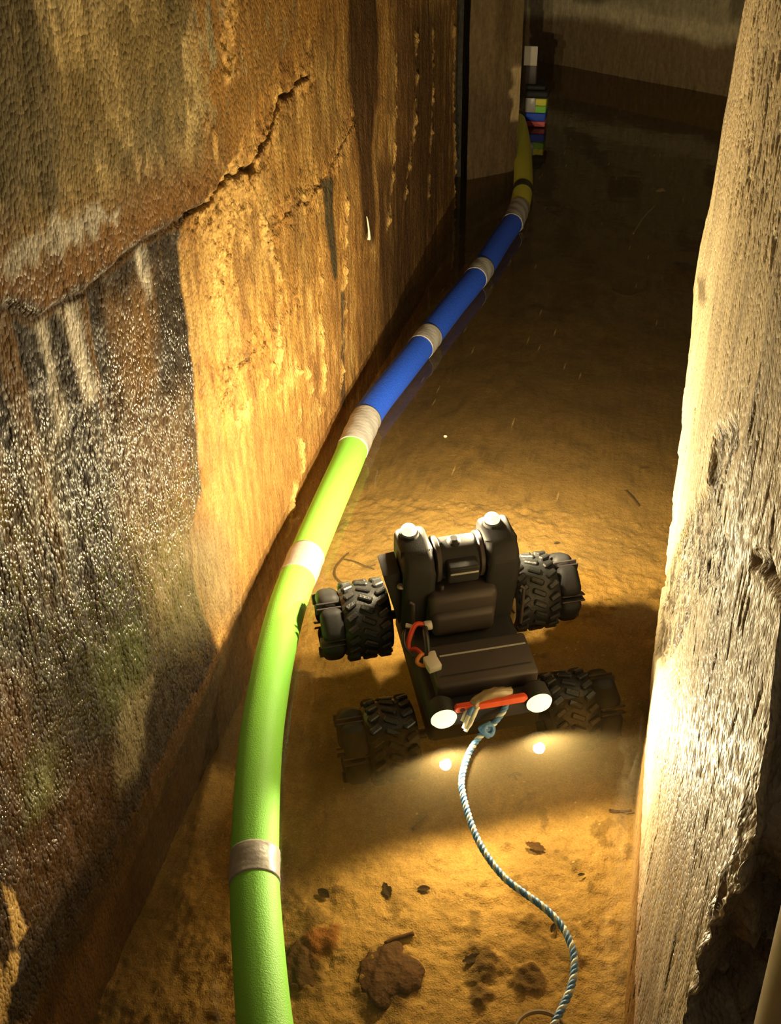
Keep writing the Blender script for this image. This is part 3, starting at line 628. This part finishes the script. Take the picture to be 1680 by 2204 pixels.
for k_, (pts, m, r) in enumerate((([(1022, 1512, .060), (1012, 1532, .052), (1004, 1550, .044), (997, 1568, .036)], M_ROPE_W, .0044), ([(1030, 1514, .058), (1020, 1536, .050), (1012, 1556, .040), (1001, 1574, .032)], M_ROPE_W, .0042), ([(1024, 1508, .064), (1014, 1526, .056), (1008, 1540, .050)], M_ROPE_B, .0050), ([(1014, 1514, .060), (1002, 1534, .050), (993, 1552, .042)], M_ROPE_W, .0032))):
    P = resample(catmull([at(*p) for p in pts], 8), .002)
    obj('frayed_strand', tube(P - np.array(rope.location), np.linspace(r, r * .75, len(P)), 10, True, wrinkle), m, rope)

# ------------------------------------------------------------------ small debris
def leaf(px, py, length, width, ang, m, label, curl=.25, jag=.0, seed=1):
    p = sand_at(px, py); n, w = 16, 6; r = np.random.RandomState(seed); bm = bmesh.new(); rows = []
    for i in range(n + 1):
        t = i / n; hw = width * .5 * math.sin(math.pi * min(1, t * 1.02 + .01)) ** .7 * (1 - jag * r.rand()); row = []
        for j in range(-w // 2, w // 2 + 1):
            s = j / (w / 2)
            row.append(bm.verts.new(((t - .5) * length, s * hw, curl * abs(s) * hw + .10 * length * (t - .5) ** 2)))
        rows.append(row)
    for i in range(n):
        for j in range(w): bm.faces.new((rows[i][j], rows[i][j + 1], rows[i + 1][j + 1], rows[i + 1][j]))
    bmesh.ops.solidify(bm, geom=bm.faces[:], thickness=.0008)
    o = obj('leaf', bm, m); o.location = (p[0], p[1], p[2] + .004); o.rotation_euler = (.08, -.05, ang)
    tag(o, label, 'leaf'); return o
leaf(697, 1927, .024, .014, -.5, M_LEAF, 'small dark leaf on the sand nearest the green noodle', seed=2)
leaf(833, 1920, .030, .016, -1.0, M_LEAF, 'torn black leaf lying on the sand, the largest of the three in a row', jag=.5, seed=3)
leaf(912, 1916, .020, .010, .2, M_LEAF, 'small pointed dark leaf just right of the torn black leaf', seed=4)
leaf(1152, 1826, .034, .018, -.25, M_LEAFB, 'ragged brown leaf on brightly lit sand right of the rope', jag=.5, seed=5)
leaf(1020, 2066, .036, .018, .5, M_LEAF, 'dark broken leaf on the sand left of the rope bend', jag=.6, seed=6)
leaf(1198, 1172, .014, .008, .5, M_LEAF, 'tiny dark leaf drifting in front of the rover beside its right lamp pod', seed=7)
leaf(1190, 2000, .018, .008, 1.3, M_LEAF, 'small dark leaf under the rope where it bends right', seed=8)
leaf(1250, 1886, .012, .005, .3, M_LEAF, 'tiny curled dark leaf between the rope and the right wall', seed=9)
leaf(1384, 1010, .022, .008, .1, M_LEAFB, 'orange brown leaf lying on the dark bed beside the pale right wall', seed=12)
def twig(pts, r, label, m=M_TWIG, lift=.004, forks=()):
    P = np.array([sand_at(*p) for p in pts]); P[:, 2] += lift; c = P.mean(0)
    bm = tube(resample(catmull(P - c, 8), .004), r, 8)
    for f in forks:
        F = np.array([sand_at(*p) for p in f]); F[:, 2] += lift; add_tube(bm, resample(catmull(F - c, 6), .004), r * .7, 6)
    o = obj('twig', bm, m); o.location = c; return tag(o, label, 'twig')
twig([(828, 2035), (850, 2024), (872, 2018), (890, 2012)], .0034, 'dark straight stick on the sand above the brown stone')
twig([(888, 1788), (902, 1778), (912, 1768), (920, 1760)], .0030, 'short brown stick on lit sand left of the rope', M_LEAFB)
twig([(1310, 1747), (1335, 1750), (1358, 1748)], .0020, 'thin stick on the sand against the right wall')
twig([(740, 1262), (722, 1245), (722, 1225), (740, 1202)], .0022, 'thin forked twig curling over the sand between noodle and rover', forks=([(735, 1205), (765, 1212), (790, 1222), (808, 1218)], [(740, 1202), (750, 1193)], [(790, 1222), (805, 1228)]))
twig([(1362, 505), (1385, 470), (1408, 446)], .0035, 'pale straight straw on the dark far bed', M_PEBBLE)
twig([(1315, 628), (1350, 640), (1385, 628), (1392, 608)], .0030, 'curved stem on the dark bed beside the upper right wall')
twig([(1344, 1058), (1360, 1075), (1374, 1092)], .0018, 'thin dark twig on the bed to the right beyond the rover')
twig([(1095, 1675), (1110, 1668), (1122, 1672)], .0020, 'small bent twig on the lit sand just behind the tail lamps', forks=([(1105, 1671), (1112, 1682)],))
def stone(px, py, sx, sy, sz, m, label, seed, name='stone'):
    p = sand_at(px, py); r = np.random.RandomState(seed); bm = bmesh.new(); bmesh.ops.create_icosphere(bm, subdivisions=4, radius=1)
    ph = r.rand(6) * 6
    for v in bm.verts:
        c = v.co; q = 1 + .16 * math.sin(3 * c.x + ph[0]) * math.sin(3.4 * c.y + ph[1]) + .10 * math.sin(7 * c.x + 5 * c.z + ph[2]) + .06 * math.sin(13 * c.y + 9 * c.x + ph[3])
        v.co = Vector((c.x * sx * q, c.y * sy * q, c.z * sz * q))
    o = obj(name, bm, m); o.location = (p[0], p[1], p[2] + sz * .15); return tag(o, label, name)
stone(838, 2100, .040, .046, .011, M_STONE, 'large lumpy brown stone half buried in the near sand', 1)
stone(648, 2078, .026, .038, .009, M_STONE, 'dark stone half buried beside the green noodle', 2)
stone(1421, 411, .018, .012, .008, M_PEBBLE, 'pale pebble on the dark far bed', 3, 'pebble')
p = at(958, 939, .001); o = obj('seed', add_lathe(bmesh.new(), [(.001, -.004), (.003, -.002), (.003, .002), (.001, .004)], 12, 'x'), M_PEBBLE); o.location = p; tag(o, 'tiny pale speck floating on open water right of the blue noodle', 'seed')

# ------------------------------------------------------------------ hoop, pipe and drip
c = at(1165, 2234, .002); hp = tag(empty('hoop', tuple(c)), 'pale round hoop at the lower edge crossing the rope', 'hoop')
ring = np.array([(.033 * math.cos(t), .033 * math.sin(t), 0) for t in np.linspace(0, 2 * math.pi, 64)])
bm = bmesh.new(); add_lathe(bm, [(.0315, -.004), (.0335, -.004), (.0335, .004), (.0315, .004)], 64, 'z', close=True); autosmooth(obj('ring', bm, M_HOOP, hp))
obj('knob', box((.043, .012, .004), (.022, .014, .012), .004, 3, (0, 0, -.2)), M_HOOP, hp)
a0 = np.array((.195, .385, -.17)); a1 = np.array((.142, .385, .92))
pp = tag(obj('pipe', tube(np.linspace(a0, a1, 24), .030, 40), M_PIPE), 'pale smooth pipe standing at the lower right edge by the broken wall end', 'pipe')
pt = onx(791, 505, XL + .012); bm = bmesh.new()
add_tube(bm, catmull([(0, -.004, .045), (.002, -.003, .03), (.003, 0, .01), (.003, .001, -.005), (.002, .001, -.012)], 6), np.r_[np.linspace(.0012, .0022, 12), np.linspace(.0025, .0045, 13)], 10)
o = obj('drip', bm, M_WHITE); o.location = pt; tag(o, 'small white drip on the dark stained left wall', 'drip')
